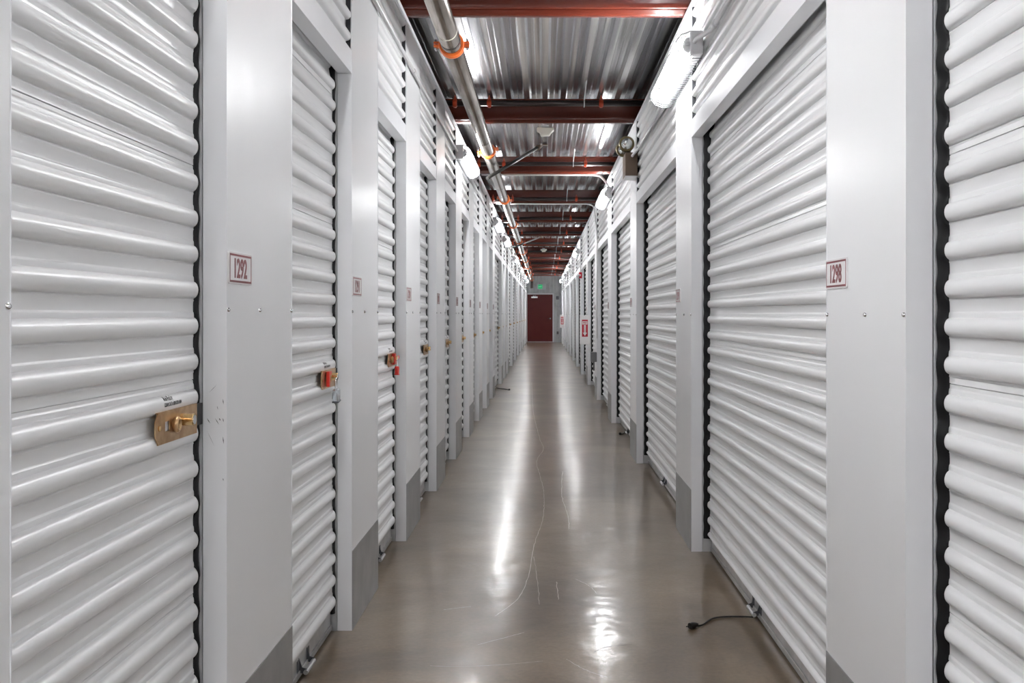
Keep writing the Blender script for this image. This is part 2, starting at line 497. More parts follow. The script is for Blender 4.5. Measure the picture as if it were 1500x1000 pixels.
def make_door(W, s, pitch, rib_c, latch, seam_s, rec, lipoff):
    """a roll-up door; local x = out of the wall face toward the corridor is +s; local y from 0 to W"""
    flat = -(RET+rec)
    root = empty('roll_up_door', (0,0,0))
    done('curtain', curtain_mesh(W, s, pitch, rib_c, flat, seam_s), M['curtain'], root, smooth=50)
    done('edge_seal', seal_mesh(W, s, pitch, rib_c, flat), M['seal'], root, smooth=60)
    for y0, y1 in ((W-0.003, W+0.03), (-0.03, 0.003)):
        bm = bmesh.new()
        xs = sorted((s*(flat-0.09), s*(-RET-0.003)))
        box(bm, xs[0], xs[1], y0, y1, 0.001, 2.36)
        done('guide', bm, M['guide'], root)
    # bottom bar: galvanised channel with a projecting light lip
    bm = bmesh.new()
    L0 = flat+lipoff
    xs = sorted((s*(L0-0.014), s*(L0-0.006))); box(bm, xs[0], xs[1], 0.02, W-0.02, 0.014, 0.098)
    xs = sorted((s*(L0-0.014), s*(L0))); box(bm, xs[0], xs[1], 0.02, W-0.02, 0.016, 0.021)
    xs = sorted((s*(L0-0.004), s*(L0))); box(bm, xs[0], xs[1], 0.02, W-0.02, 0.010, 0.030)
    bar = done('bottom_bar', bm, M['alu'], root)
    bm = bmesh.new()
    xs = sorted((s*(L0-0.030), s*(L0-0.005))); box(bm, xs[0], xs[1], 0.02, W-0.02, 0.0005, 0.0135)
    done('bottom_seal', bm, M['black'], root)
    # step bracket at mid width
    bm = bmesh.new(); c = W*0.5 + (0.12 if W > 1.5 and s < 0 else 0.0)
    for y in (c-0.055, c+0.055):
        pts = [(s*(L0-0.006), 0.072), (s*(L0-0.006), 0.022), (s*(L0+0.022), 0.018), (s*(L0+0.022), 0.034), (s*(L0+0.005), 0.040)]
        prism(bm, pts, 'y', y-0.002, y+0.002)
        xs = sorted((s*(L0-0.0055), s*(L0-0.0035))); y2 = y+0.03*(1 if y > c else -1)
        box(bm, xs[0], xs[1], min(y, y2), max(y, y2), 0.022, 0.068)
    br = done('foot_bracket', bm, M['alu_dark'], root)
    bm = bmesh.new(); tube(bm, [(s*(L0+0.019), c-0.062, 0.025), (s*(L0+0.019), c+0.056, 0.025)], 0.0085, 10)
    done('foot_bar', bm, M['alu'], br, smooth=40)
    if latch:
        lx = flat+0.0175
        Y = lambda q: W-q
        plate = bmesh.new()
        def yz(pts, x0, x1, bmm):
            prism(bmm, [(a, b) for a, b in pts], 'x', s*x0, s*x1)
        z0, z1 = 0.966, 1.028; ya, yb = Y(0.297), Y(0.052)
        # plate with a slot: built from strips round the opening
        sa, sb, sz0, sz1 = Y(0.244), Y(0.218), 0.988, 1.009
        yz([(ya+0.014,z0),(sa,z0),(sa,z1),(ya+0.014,z1),(ya,z1-0.016),(ya,z0+0.016)], lx, lx+0.0025, plate)
        yz([(sa,z0),(sb,z0),(sb,sz0),(sa,sz0)], lx, lx+0.0025, plate)
        yz([(sa,sz1),(sb,sz1),(sb,z1),(sa,z1)], lx, lx+0.0025, plate)
        yz([(sb,z0),(yb,z0),(yb,z1),(sb,z1)], lx, lx+0.0025, plate)
        # folded top and bottom edges
        yz([(ya+0.014,z1),(yb,z1),(yb,z1+0.003),(ya+0.014,z1+0.003)], lx-0.014, lx+0.0025, plate)
        yz([(ya+0.014,z0-0.003),(yb,z0-0.003),(yb,z0),(ya+0.014,z0)], lx-0.010, lx+0.0025, plate)
        lt = done('latch', plate, M['brass'], root); lt['label'] = 'brass slide latch plate'
        bm = bmesh.new(); yz([(sa-0.004,sz0-0.004),(sb+0.004,sz0-0.004),(sb+0.004,sz1+0.004),(sa-0.004,sz1+0.004)], lx-0.006, lx-0.003, bm)
        done('slot_backing', bm, M['sign_white'], lt)
        bm = bmesh.new(); tube(bm, [(s*(lx), Y(0.277), 0.998), (s*(lx+0.0045), Y(0.277), 0.998)], 0.006, 12)
        done('rivet', bm, M['brass_bright'], lt, smooth=40)
        bm = bmesh.new()
        # loop knob
        yk = Y(0.195)
        R, r = 0.0105, 0.0042
        rr = []
        for i in range(20):
            a = 2*PI*i/20
            ring = []
            for j in range(8):
                b = 2*PI*j/8
                ring.append(bm.verts.new((s*(lx+0.010 + r*1.5*math.sin(b)), yk+(R+r*math.cos(b))*math.cos(a), 0.998+(R+r*math.cos(b))*math.sin(a)*1.25)))
            rr.append(ring)
        for i in range(20):
            for j in range(8):
                bm.faces.new([rr[i][j], rr[(i+1)%20][j], rr[(i+1)%20][(j+1)%8], rr[i][(j+1)%8]])
        tube(bm, [(s*(lx), yk, 0.998), (s*(lx+0.007), yk, 0.998)], 0.010, 12)
        done('knob', bm, M['brass'], lt, smooth=60)
        bm = bmesh.new()
        yk = Y(0.150)
        tube(bm, [(s*lx, yk, 1.004), (s*(lx+0.0300), yk, 1.004), (s*(lx+0.031), yk, 1.004)], [0.0135, 0.0135, 0.0125], 20)
        cyl = done('lock_cylinder', bm, M['brass_bright'], lt, smooth=40)
        bm = bmesh.new(); tube(bm, [(s*(lx+0.031), yk, 1.004), (s*(lx+0.0325), yk, 1.004)], 0.0105, 18)
        done('lock_face', bm, M['chrome'], lt, smooth=40)
        bm = bmesh.new()
        box(bm, min(s*(lx-0.016), s*(lx-0.002)), max(s*(lx-0.016), s*(lx-0.002)), Y(0.118), Y(0.002), 0.978, 1.028)
        done('slide_bolt', bm, M['seal'], lt)
        # two lines of small print on the rib above the latch
        for body, zc, sz, q in (('Main Facility', 1.0555, 0.0120, 0.215), ('CLEAR OUT & SENSOR ARM', 1.0440, 0.0110, 0.195)):
            t = text_mesh('printed_notice', body, sz, M['print'], root, bold=0.0004, xs=0.72 if zc < 1.05 else 0.85, ext=0.0)
            me = t.data
            for v in me.vertices:
                a, b = v.co.x, v.co.y
                z = zc+b; k = max(-1, min(1, (z-rib_c - round((z-rib_c)/pitch)*pitch)/(0.235*pitch)))
                d = 0.0022+0.0155*(max(0.0, 1-k*k))**0.45 + 0.0012
                v.co = (s*(flat+d), Y(q)+a*s*(1 if s > 0 else 1), z)
    return root

def label_tree_loc(o, loc): o.location = loc; return o

LN = make_door(L_PITCH-L_PW, 1, 0.0836, 1.5446, True, 0.74, 0.017, -0.002)
LWD = make_door(2*L_PITCH-L_PW, 1, 0.0836, 1.5446, True, 0.74, 0.017, -0.002)
RWD = make_door(R_PITCH-R_PW, -1, 0.0800, 1.2105, False, 0.76, 0.040, -0.003)
RND = make_door(R_PITCH-R_PW, -1, 0.0800, 1.2105, False, 0.76, 0.029, -0.003)   # the nearest door sits a little further forward

# ------------------------------------------------------------------ transoms / headers / pilasters
def transom_mesh(W, s, z0, pitch=0.0835):
    prof = slat_profile(z0, WALL_TOP, pitch, z0+0.055, depth=0.019, seam_every=0, beads=False)
    bm = bmesh.new(); rows = []
    for z, d in prof:
        rows.append([bm.verts.new((s*(-0.022+d*0.97), y, z)) for y in (0, W*0.33, W*0.66, W)])
    for r0, r1 in zip(rows, rows[1:]):
        for i in range(3): bm.faces.new([r0[i], r0[i+1], r1[i+1], r1[i]])
    return bm

def wall_line(name, s, X, pils, pw, top):
    """continuous wall line: top track, and per bay a header and a corrugated panel"""
    root = tag(empty(name, (X, 0, 0)), kind='structure')
    bm = bmesh.new()
    xs = sorted((s*(-RET-0.006), s*0.004))
    box(bm, xs[0], xs[1], BACK_Y, END_Y-0.05, WALL_TOP, WALL_TOP+0.028)
    xs = sorted((s*(-RET-0.006), s*(-RET))); box(bm, xs[0], xs[1], BACK_Y, END_Y-0.05, WALL_TOP+0.028, WALL_TOP+0.055)
    done('top_track', bm, M['jamb'], root)
    cache = {}
    bays = []
    for (k, y), (k2, y2) in zip(pils, pils[1:]):
        bays.append((k, y+pw, y2))
    bays.append((None, pils[-1][1]+pw, END_Y-0.05))
    for k, a, b in bays:
        W = b-a
        key = round(W, 3)
        if key not in cache:
            m1 = transom_mesh(W, s, top+0.09)
            o1 = done('corrugated_panel', m1, M['transom'], root, smooth=50)
            bm = bmesh.new()
            xs = sorted((s*-RET, 0.0)); box(bm, xs[0], xs[1], 0, W, top, top+0.09)
            xs = sorted((s*-RET, s*(-RET-0.003))); 
            o2 = done('header_trim', bm, M['jamb'], root)
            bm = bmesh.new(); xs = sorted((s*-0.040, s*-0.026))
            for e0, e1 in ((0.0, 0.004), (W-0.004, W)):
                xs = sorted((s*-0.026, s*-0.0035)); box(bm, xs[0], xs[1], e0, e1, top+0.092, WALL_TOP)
            o3 = done('gap_shade_strip', bm, M['gap'], root)  # added dark end strips paint the shade of the valley gaps
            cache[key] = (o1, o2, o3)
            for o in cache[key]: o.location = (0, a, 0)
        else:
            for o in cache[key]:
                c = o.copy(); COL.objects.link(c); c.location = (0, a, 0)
        if k is None:      # last short bay is closed by a plain panel
            bm = bmesh.new(); xs = sorted((s*-RET, s*-0.004)); box(bm, xs[0], xs[1], a, b, 0, top)
            done('infill_panel', bm, M['panel'], root)
    return bays

L_BAYS = wall_line('wall_left', 1, XL, L_PIL, L_PW, 2.18)
R_BAYS = wall_line('wall_right', -1, XR, R_PIL, R_PW, 2.16)

def pilaster_proto(s, pw, kick_h, screw_z):
    root = empty('wall_pilaster', (0,0,0))
    bm = bmesh.new()
    xs = sorted((s*-RET, 0.0)); box(bm, xs[0], xs[1], 0.0025, pw-0.0025, 0, WALL_TOP)
    done('face_panel', bm, M['panel'], root)
    for y0, y1 in ((0, 0.0024), (pw-0.0024, pw)):
        bm = bmesh.new()
        xs = sorted((s*(-RET-0.001), s*0.0012)); box(bm, xs[0], xs[1], y0, y1, 0, WALL_TOP)
        done('jamb_trim', bm, M['jamb'], root)
    bm = bmesh.new()
    xs = sorted((s*0.0004, s*0.0028)); box(bm, xs[0], xs[1], 0.004, pw-0.002, 0.001, kick_h)
    k = done('kick_plate', bm, M['galv'], root); k['label'] = 'galvanised grey kick plate'
    for q in (0.012, pw*0.45, pw-0.010):
        bm = bmesh.new()
        tube(bm, [(s*0.0, q, screw_z), (s*0.003, q, screw_z), (s*0.0055, q, screw_z)], [0.0055, 0.0050, 0.0025], 10)
        done('screw', bm, M['chrome'], root, smooth=50)
    return root
LP = pilaster_proto(1, L_PW, 0.310, 1.248)
RP = pilaster_proto(-1, R_PW, 0.322, 1.236)

L_NUM = {-1: '1292', 0: '1291', 1: '1290', 2: '1289', 3: '1288', 4: '1287', 5: '1286', 6: '1285', 7: '1284'}
R_NUM = {-1: '1298', 0: '1299', 1: '1300', 2: '1301', 3: '1302', 4: '1303'}

def place_pilasters(proto, pils, X, side, nums, first):
    used = False; n = 0; last = pils[-1][0]
    vis = 0
    for k, y in pils:
        o = proto if not used else copy_tree(proto)
        used = True
        o.location = (X, y, 0)
        if k >= first: vis += 1
        if k in nums:
            lab = 'white metal pilaster on the %s wall carrying number sign %s' % (side, nums[k])
        elif k < first:
            lab = 'white metal pilaster on the %s wall behind the camera, pilaster %s back' % (side, ORD[first-k])
        elif k == first and k not in nums:
            lab = 'white metal pilaster at the very %s edge of the view beside the nearest door' % side
        elif k == last:
            lab = 'white metal pilaster on the %s wall nearest the maroon end door' % side
        else:
            lab = 'white metal pilaster without number sign, %s from the camera along the %s wall' % (ORD[vis], side)
        tag(o, lab, 'pilaster', 'white metal pilasters along the %s wall' % side)
place_pilasters(LP, L_PIL, XL, 'left', L_NUM, -2)
place_pilasters(RP, R_PIL, XR, 'right', R_NUM, -1)

# scuffs on the reveal beside the nearest latch
for o in [q for q in COL.objects if q.parent is None and 'sign 1292' in str(q.get('label', ''))]:
    for (u0, v0, u1, v1, wd) in ((303,612,308,620,1.2),(315,612,321,622,1.0),(321,612,323,616,1.6),(326.5,584,327.5,592,1.2),(326.5,612,327.6,618,1.2),
                                 (326.5,639,327.8,650,1.4),(318,594,319.5,600,0.8),(306,575,318,563,0.5),(303,630,315,655,0.35),(326.6,700,327.4,704,1.2)):
        bm = bmesh.new()
        yy = o.location.y; k = yy/1446
        P = [Vector(((u-796.5)*k - XL, -0.0004, CAM_H-(v-460.5)*k)) for u, v in ((u0, v0), (u1, v1))]
        d = (P[1]-P[0]).normalized(); n = Vector((-d.z, 0, d.x))*wd*k*0.5
        m = (P[0]+P[1])/2
        bm.faces.new([bm.verts.new(p) for p in (P[0], m+n, P[1], m-n)])
        done('scuff_mark', bm, M['alu_dark'], o)

def place_doors():
    used = set(); vis = 0
    for i, (k, a, b) in enumerate(L_BAYS):
        if k is None: continue
        wide = (b-a) > 1.5
        proto = LWD if wide else LN
        key = 'w' if wide else 'n'
        o = proto if key not in used else copy_tree(proto)
        used.add(key)
        # keep the latch edge on the far reveal
        W = (2*L_PITCH-L_PW) if wide else (L_PITCH-L_PW)
        o.location = (XL, b-W, 0)
        k2 = L_PIL[i+1][0]
        if k >= -2: vis += 1
        kind = 'wide' if wide else 'narrow'
        if k2 in L_NUM:
            ex = {-1: ', brass latch without padlock', 0: ', latch holding a silver padlock', 1: ', latch holding a red padlock'}.get(k2, '')
            lab = '%s white ribbed roll-up door just before sign %s on the left%s' % (kind, L_NUM[k2], ex)
        elif k < -2: lab = 'narrow white roll-up door on the left behind the camera, door %s back' % ORD[-2-k]
        else: lab = '%s white ribbed roll-up door, %s from the camera on the left side' % (kind, ORD[vis])
        tag(o, lab, 'roll-up door', 'white roll-up storage doors on the left')
        o['k'] = k2
    vis = 0; first = True
    for i, (k, a, b) in enumerate(R_BAYS):
        if k is None: continue
        k2 = R_PIL[i+1][0]
        if k2 == -1: o = RND
        else:
            o = RWD if first else copy_tree(RWD)
            first = False
        W = R_PITCH-R_PW
        o.location = (XR, b-W, 0)
        if k >= -2: vis += 1
        if k2 == -1: lab = 'wide white roll-up door nearest the camera at the right edge of view'
        elif k2 == 0: lab = 'wide white roll-up door just beyond sign 1298 with a black cord at its foot'
        elif k2 in R_NUM: lab = 'wide white ribbed roll-up door just before pilaster sign %s on the right' % R_NUM[k2]
        elif k < -2: lab = 'wide white roll-up door on the right behind the camera'
        else: lab = 'wide white ribbed roll-up door, %s from the camera on the right side' % ORD[vis]
        tag(o, lab, 'roll-up door', 'white roll-up storage doors on the right')
place_doors()
for o in list(COL.objects):
    if 'k' in o.keys(): del o['k']

# ------------------------------------------------------------------ number signs
def sign_proto(num, s):
    W, H = 0.184, 0.0765
    root = empty('unit_number_sign', (0,0,0))
    bm = bmesh.new()
    r = 0.006; pts = []
    for cx, cz, a0 in ((W/2-r, H/2-r, 0), (-W/2+r, H/2-r, 90), (-W/2+r, -H/2+r, 180), (W/2-r, -H/2+r, 270)):
        for i in range(5):
            a = math.radians(a0+22.5*i); pts.append((cx+r*math.cos(a), cz+r*math.sin(a)))
    prism(bm, pts, 'x', 0, s*0.004)
    done('plate', bm, M['sign_white'], root)
    bm = bmesh.new()
    a, b = W/2-0.0065, H/2-0.0038
    x0, x1 = sorted((s*0.0040, s*0.0046))
    box(bm, x0, x1, -a, a, b-0.0050, b); box(bm, x0, x1, -a, a, -b, -b+0.0050)
    box(bm, x0, x1, -a, -a+0.0026, -b+0.0048, b-0.0048); box(bm, x0, x1, a-0.0026, a, -b+0.0048, b-0.0048)
    done('border', bm, M['sign_red'], root)
    t = text_mesh('number', num, 0.0650, M['sign_red'], root, bold=0.0017, xs=0.84, ext=0.0003)
    for v in t.data.vertices:
        c = v.co.copy()
        # left wall reads along +y as seen from the corridor, right wall along -y
        v.co = (s*(0.0043+c.z), c.x*(1 if s > 0 else -1), c.y)
    return root
for k, y in L_PIL:
    if k in L_NUM:
        o = sign_proto(L_NUM[k], 1)
        o.location = (XL, y+0.008+0.092, 1.349)
        tag(o, 'white sign with red border reading %s on the left wall' % L_NUM[k], 'sign', 'unit number signs')
for k, y in R_PIL:
    if k in R_NUM:
        o = sign_proto(R_NUM[k], -1)
        o.location = (XR, y+R_PW-0.006-0.092, 1.3435)
        tag(o, 'white sign with red border reading %s on the right wall' % R_NUM[k], 'sign', 'unit number signs')

# ------------------------------------------------------------------ padlocks and tags
def padlock(name, loc, w, h, d, body_mat, label, tilt=0.0):
    root = empty(name, loc); root.rotation_euler = (tilt, 0, 0)
    bm = bmesh.new(); box(bm, -d/2, d/2, -w/2, w/2, -h, 0); bevel_all(bm, 0.004, 2)
    done('body', bm, body_mat, root, smooth=40)
    bm = bmesh.new(); box(bm, -d/2-0.0015, d/2+0.0015, -w/2-0.0015, w/2+0.0015, -h-0.004, -h+0.003); bevel_all(bm, 0.0015, 1)
    done('bumper', bm, M['alu_dark'] if body_mat is M['steel_lock'] else body_mat, root)
    bm = bmesh.new(); q = w*0.30
    path = [(0,-q,-0.002), (0,-q,0.028)] + [(0, -q*math.cos(PI*i/8), 0.028+q*math.sin(PI*i/8)) for i in range(1, 8)] + [(0,q,0.028), (0,q,-0.002)]
    tube(bm, path, 0.0032, 8)
    done('shackle', bm, M['chrome'], root, smooth=50)
    return tag(root, label, 'padlock')
padlock('padlock', (XL-0.025, 3.862-0.165, 0.958), 0.042, 0.046, 0.022, M['steel_lock'], 'silver padlock hanging from the latch of the door before sign 1291', tilt=0.10)
padlock('padlock', (XL-0.025, 5.386-0.155, 0.962), 0.036, 0.042, 0.020, M['red'], 'small red padlock hanging from the latch of the door before sign 1290', tilt=-0.10)
# red overlock pieces on the latches
def overlock(loc, label, horiz):
    bm = bmesh.new()
    if horiz:
        box(bm, -0.006, 0.010, -0.030, 0.018, -0.028, 0.030)
        prism(bm, [(0.0, 0.012), (0.075, 0.016), (0.082, 0.008), (0.078, 0.0), (0.0, -0.004)], 'x', 0.006, 0.018)
    else:
        box(bm, -0.004, 0.008, -0.024, -0.006, -0.030, 0.026)
        box(bm, -0.004, 0.008, -0.006, 0.020, 0.012, 0.026)
    bevel_all(bm, 0.0015, 1)
    o = done('security_overlock', bm, M['red'], loc=loc)
    return tag(o, label, 'lock tag')
overlock((XL-RET+0.009, 3.862-0.205, 1.000), 'red plastic overlock on the brass latch above the silver padlock', False)
overlock((XL-RET+0.011, 5.386-0.150, 1.000), 'red overlock tag sticking out from the latch above the red padlock', True)

# ------------------------------------------------------------------ ceiling beams
def beam_proto():
    bm = bmesh.new(); X0, X1 = -1.9, 1.9
    def bx_(y0, y1, z0, z1): 
        box(bm, X0, X1, y0, y1, z0, z1)
    prof = [(-0.170,2.903),(-0.172,2.893),(-0.168,2.883),(-0.160,2.880),(-0.152,2.884),(-0.149,2.900),(-0.146,2.945),(-0.078,2.945),(-0.074,2.900),(-0.062,2.886),(-0.052,2.880),(-0.010,2.878),(-0.002,2.882),
            (0,2.893),(0,2.906),(-0.040,2.950),(-0.050,2.960),(-0.050,3.045),(-0.004,3.050),(0,3.060),(-0.168,3.060),(-0.168,3.050),(-0.152,3.045),(-0.152,2.960),(-0.160,2.925),(-0.168,2.912)]
    prism(bm, prof, 'x', X0, X1)
    me_o = done('ceiling_beam', bm, M['beam'], smooth=35)
    return me_o
B0 = beam_proto()
BEAMS = [5.47+3.048*i for i in range(-4, 13)]
vis = 0
for i, y in enumerate(BEAMS):
    o = B0 if i == 0 else B0.copy()
    if i: COL.objects.link(o)
    o.location = (0, y, 0)
    if i < 4: lab = 'dark red steel roof beam behind the camera, beam %s back' % ORD[4-i]
    else:
        vis += 1
        lab = ('dark red steel beam crossing the very top of the view' if vis == 1 else
               'dark red steel roof beam closest to the end wall' if i == len(BEAMS)-1 else
               'dark red steel roof beam, %s from the camera' % ORD[vis])
    tag(o, lab, 'beam', 'red steel roof beams')

# ------------------------------------------------------------------ sprinkler main and branches
MX, MZ, MR = -0.513, 2.737, 0.056
root = empty('sprinkler_main_pipe', (MX, 0, MZ), 'large bare steel sprinkler main with orange couplings running along the ceiling at left', 'pipe')
bm = bmesh.new(); tube(bm, [(0, BACK_Y+0.05, 0), (0, 10, 0), (0, 25, 0), (0, 42.6, 0)], MR, 32)
done('pipe_run', bm, M['pipe'], root)
COUP = [-2.0, 1.8, 5.50, 9.08, 12.85, 16.5, 20.2, 23.9, 27.6, 31.3, 35.0, 38.7, 42.3]
def coupling():
    bm = bmesh.new(); R = MR+0.015
    prof = [(-0.030, MR-0.002), (-0.030, R-0.004), (-0.024, R), (-0.008, R), (-0.005, R-0.003), (0.005, R-0.003), (0.008, R), (0.024, R), (0.030, R-0.004), (0.030, MR-0.002)]
    n = 36; rings = []
    for i in range(n):
        a = 2*PI*i/n
        rings.append([bm.verts.new((r*math.cos(a), y, r*math.sin(a))) for y, r in prof])
    for i in range(n):
        for j in range(len(prof)-1):
            bm.faces.new([rings[i][j], rings[(i+1) % n][j], rings[(i+1) % n][j+1], rings[i][j+1]])
    for sx in (-1, 1):
        for dz in (-0.012, 0.006):
            x0, x1 = sorted((sx*(R-0.006), sx*(R+0.028)))
            box(bm, x0, x1, -0.020, 0.020, dz, dz+0.009)
    return done('coupling', bm, M['orange'], root, smooth=40)
def bolt():
    bm = bmesh.new()
    for sx in (-1, 1):
        tube(bm, [(sx*(MR+0.031), 0, -0.032), (sx*(MR+0.031), 0, 0.034)], 0.006, 8)
        tube(bm, [(sx*(MR+0.031), 0, -0.024), (sx*(MR+0.031), 0, -0.013)], 0.011, 6)
    return done('bolts', bm, M['chrome'], None)
c0 = coupling(); b0 = bolt(); b0.parent = c0
for i, y in enumerate(COUP):
    c = c0 if i == 0 else copy_tree(c0, root)
    c.location = (0, y, 0); c.rotation_euler = (0, random.uniform(-0.25, 0.25), 0)
bm = bmesh.new(); tube(bm, [(0, 5.20, 0), (0, 5.212, 0)], MR+0.002, 32)
done('weld_ring', bm, M['sensor'], root, smooth=40)
bm = bmesh.new(); tube(bm, bend([(0, 42.55, 0), (0, 42.9, 0), (0, 42.9, -0.36)], 0.12), MR*1.05, 20)
done('end_drop', bm, M['darkpipe'], root, smooth=40)
# main pipe hangers
for i, y in enumerate(BEAMS[4:]):
    bm = bmesh.new()
    tube(bm, [(0, y-0.08, MR), (0, y-0.08, 2.90-MZ)], 0.006, 8)
    n = 20
    for q in range(n):
        a0 = 2*PI*q/n; a1 = 2*PI*(q+1)/n
        vs = [bm.verts.new((r*math.cos(a), y-0.08+dy, r*math.sin(a))) for r, a, dy in ((MR+0.003,a0,-0.012),(MR+0.003,a1,-0.012),(MR+0.003,a1,0.012),(MR+0.003,a0,0.012))]
        bm.faces.new(vs)
    done('hanger_ring', bm, M['darkpipe'], root)

def clamp_mesh():
    bm = bmesh.new()
    r = 0.029
    tube(bm, [(-0.018,0,0), (0.018,0,0)], r, 14)
    box(bm, -0.012, 0.012, -0.010, 0.010, 0.02, 0.044)
    tube(bm, [(0,0,0.045),(0,0,0.065)], 0.006, 8)
    box(bm, -0.012, 0.012, -0.010, 0.010, -0.036, -0.022)
    bevel_all(bm, 0.0008, 1)
    return bm
BR = [(BEAMS[5]-0.34, 2.985), (BEAMS[6]-0.36, 2.945), (BEAMS[7]-0.26, 2.915), (BEAMS[8]-0.24, 2.93)] + [(BEAMS[i]-0.26, 2.93) for i in range(9, 17)]
br0 = None
for i, (y, z) in enumerate(BR):
    if br0 is None:
        br0 = empty('sprinkler_branch_pipe', (0,0,0))
        bm = bmesh.new(); tube(bm, [(-1.0,0,0), (0,0,0), (0.98,0,0)], 0.0235, 16)
        done('pipe_run', bm, M['darkpipe'], br0)
        cl = done('pipe_clamp', clamp_mesh(), M['clamp'], br0, smooth=40); cl.location = (-0.735, 0, 0)
        for x in (-0.452, 0.475):
            c = cl.copy(); COL.objects.link(c); c.parent = br0; c.location = (x, 0, 0)
        bm = bmesh.new(); tube(bm, [(0.335,-0.50,0.085), (0.335,-0.03,0.02), (0.335,-0.026,-0.024), (0.335,0.01,-0.028)], 0.005, 6)
        done('hanger_strap', bm, M['conduit'], br0, smooth=60)
        o = br0
    else: o = copy_tree(br0)
    o.location = (0, y, z)
    lab = ('dark sprinkler branch pipe with orange clamps at the %s red beam from the camera' % ORD[i+2])
    tag(o, lab, 'pipe', 'sprinkler branch pipes')

# seismic braces
def brace(p0, p1, label, r=0.021):
    root = empty('seismic_brace', p0, label, 'pipe brace')
    v = Vector(p1)-Vector(p0); e = v*0.90
    bm = bmesh.new(); tube(bm, [(0,0,0), tuple(e)], r*0.8, 14)
    done('brace_pipe', bm, M['black'], root)
    bm = bmesh.new(); tube(bm, [tuple(e*0.985), tuple(v*0.97)], [r*1.5, r*0.9], 12)
    x, y, z = v
    box(bm, x-0.04, x+0.05, y-0.03, y+0.03, z-0.012, z)
    done('brace_bracket', bm, M['bronze'], root)
brace((-0.55, 9.60, 2.56), (-0.01, 10.55, 3.055), 'black diagonal brace pipe from the sprinkler main up to the metal deck')
brace((-0.60, 19.4, 2.55), (-0.02, 22.9, 3.055), 'far black diagonal brace beyond the couplings, close to the sixth red beam', 0.018)

# occupancy sensors
def sensor(loc, label, sc=1.0):
    root = empty('ceiling_sensor', loc, label, 'sensor')
    bm = bmesh.new(); box(bm, -0.035, 0.035, -0.03, 0.03, -0.02, 0.0)
    done('mount', bm, M['conduit'], root)
    bm = bmesh.new()
    prism(bm, [(-0.085,-0.045),(-0.075,-0.060),(-0.050,-0.062),(-0.045,-0.100),(0.042,-0.095),(0.060,-0.058),(0.085,-0.050),(0.080,-0.024),(-0.080,-0.022)], 'y', -0.045, 0.045)
    bevel_all(bm, 0.006, 2)
    done('housing', bm, M['sensor'], root, smooth=50)
    root.scale = (sc, sc, sc)
sensor((0.015, 9.55, 3.062), 'ivory occupancy sensor under the metal deck beyond the second red beam')
sensor((0.0, 26.3, 3.00), 'small white ceiling sensor far down the corridor among the red beams', 1.0)

# ------------------------------------------------------------------ light fixtures
def fixture_proto(s):
    root = empty('caged_light_fixture', (0,0,0))
    Lh = 1.14
    bm = bmesh.new(); xs = sorted((0.0, s*0.040)); box(bm, xs[0], xs[1], 0, Lh, -0.050, 0.050); bevel_all(bm, 0.006, 2)
    done('housing', bm, M['fix_white'], root, smooth=40)
    bm = bmesh.new()
    prof = [(0.041,-0.036)] + [(0.055+0.032*math.sin(PI*i/10), -0.036*math.cos(PI*i/10)) for i in range(11)] + [(0.041,0.036)]
    prism(bm, [(s*a, b) for a, b in prof], 'y', 0.03, Lh-0.03)
    done('diffuser', bm, M['tube'], root, smooth=40)
    for y0, y1 in ((0.005, 0.029), (Lh-0.029, Lh-0.005)):
        bm = bmesh.new()
        prof2 = [(0.041,-0.039)] + [(0.055+0.036*math.sin(PI*i/10), -0.040*math.cos(PI*i/10)) for i in range(11)] + [(0.041,0.039)]
        prism(bm, [(s*a, b) for a, b in prof2], 'y', y0, y1)
        done('end_cap', bm, M['fix_white'], root, smooth=40)
    # wire cage
    bm = bmesh.new()
    sec = [(0.0,0.066),(0.055,0.066),(0.098,0.050),(0.124,0.018),(0.124,-0.018),(0.098,-0.050),(0.055,-0.066),(0.0,-0.066)]
    n = 25
    for i in range(n+1):
        y = 0.0 + Lh*i/n
        tube(bm, [(s*a, y, b) for a, b in sec], 0.0021 if 0 < i < n else 0.0028, 4, caps=False)
    for a, b in sec[1:-1]:
        tube(bm, [(s*a, 0, b), (s*a, Lh, b)], 0.0024, 4, caps=False)
    for yy in (0.0, Lh):
        for q in (1, 2, 3):
            tube(bm, [(s*sec[q][0], yy, sec[q][1]), (s*sec[-1-q][0], yy, sec[-1-q][1])], 0.0016, 4, caps=False)
    done('wire_cage', bm, M['cage'], root)
    bm = bmesh.new(); xs = sorted((s*0.001, s*0.061)); box(bm, xs[0], xs[1], -0.046, -0.002, -0.058, 0.058); bevel_all(bm, 0.003, 1)
    done('junction_box', bm, M['jbox'], root)
    bm = bmesh.new(); tube(bm, [(s*0.062,-0.02,0.0), (s*0.088,-0.02,0.0)], 0.010, 10)
    done('knockout', bm, M['jbox'], root)
    return root
FL, FR = fixture_proto(1), fixture_proto(-1)
LF = [(-4.3,2.62), (-1.2,2.62), (1.9,2.62), (8.47,2.625), (14.5,2.60), (17.9,2.60), (24.0,2.60), (29.9,2.60), (36.0,2.60), (40.2,2.60)]  # second one is an unseen lamp added to lift the near walls
RF = [(-4.4,2.56), (-1.6,2.56), (4.79,2.545), (11.1,2.60), (21.4,2.60), (28.2,2.60), (34.5,2.60), (40.2,2.60)]  # first one is added as well, unseen fill from behind the camera
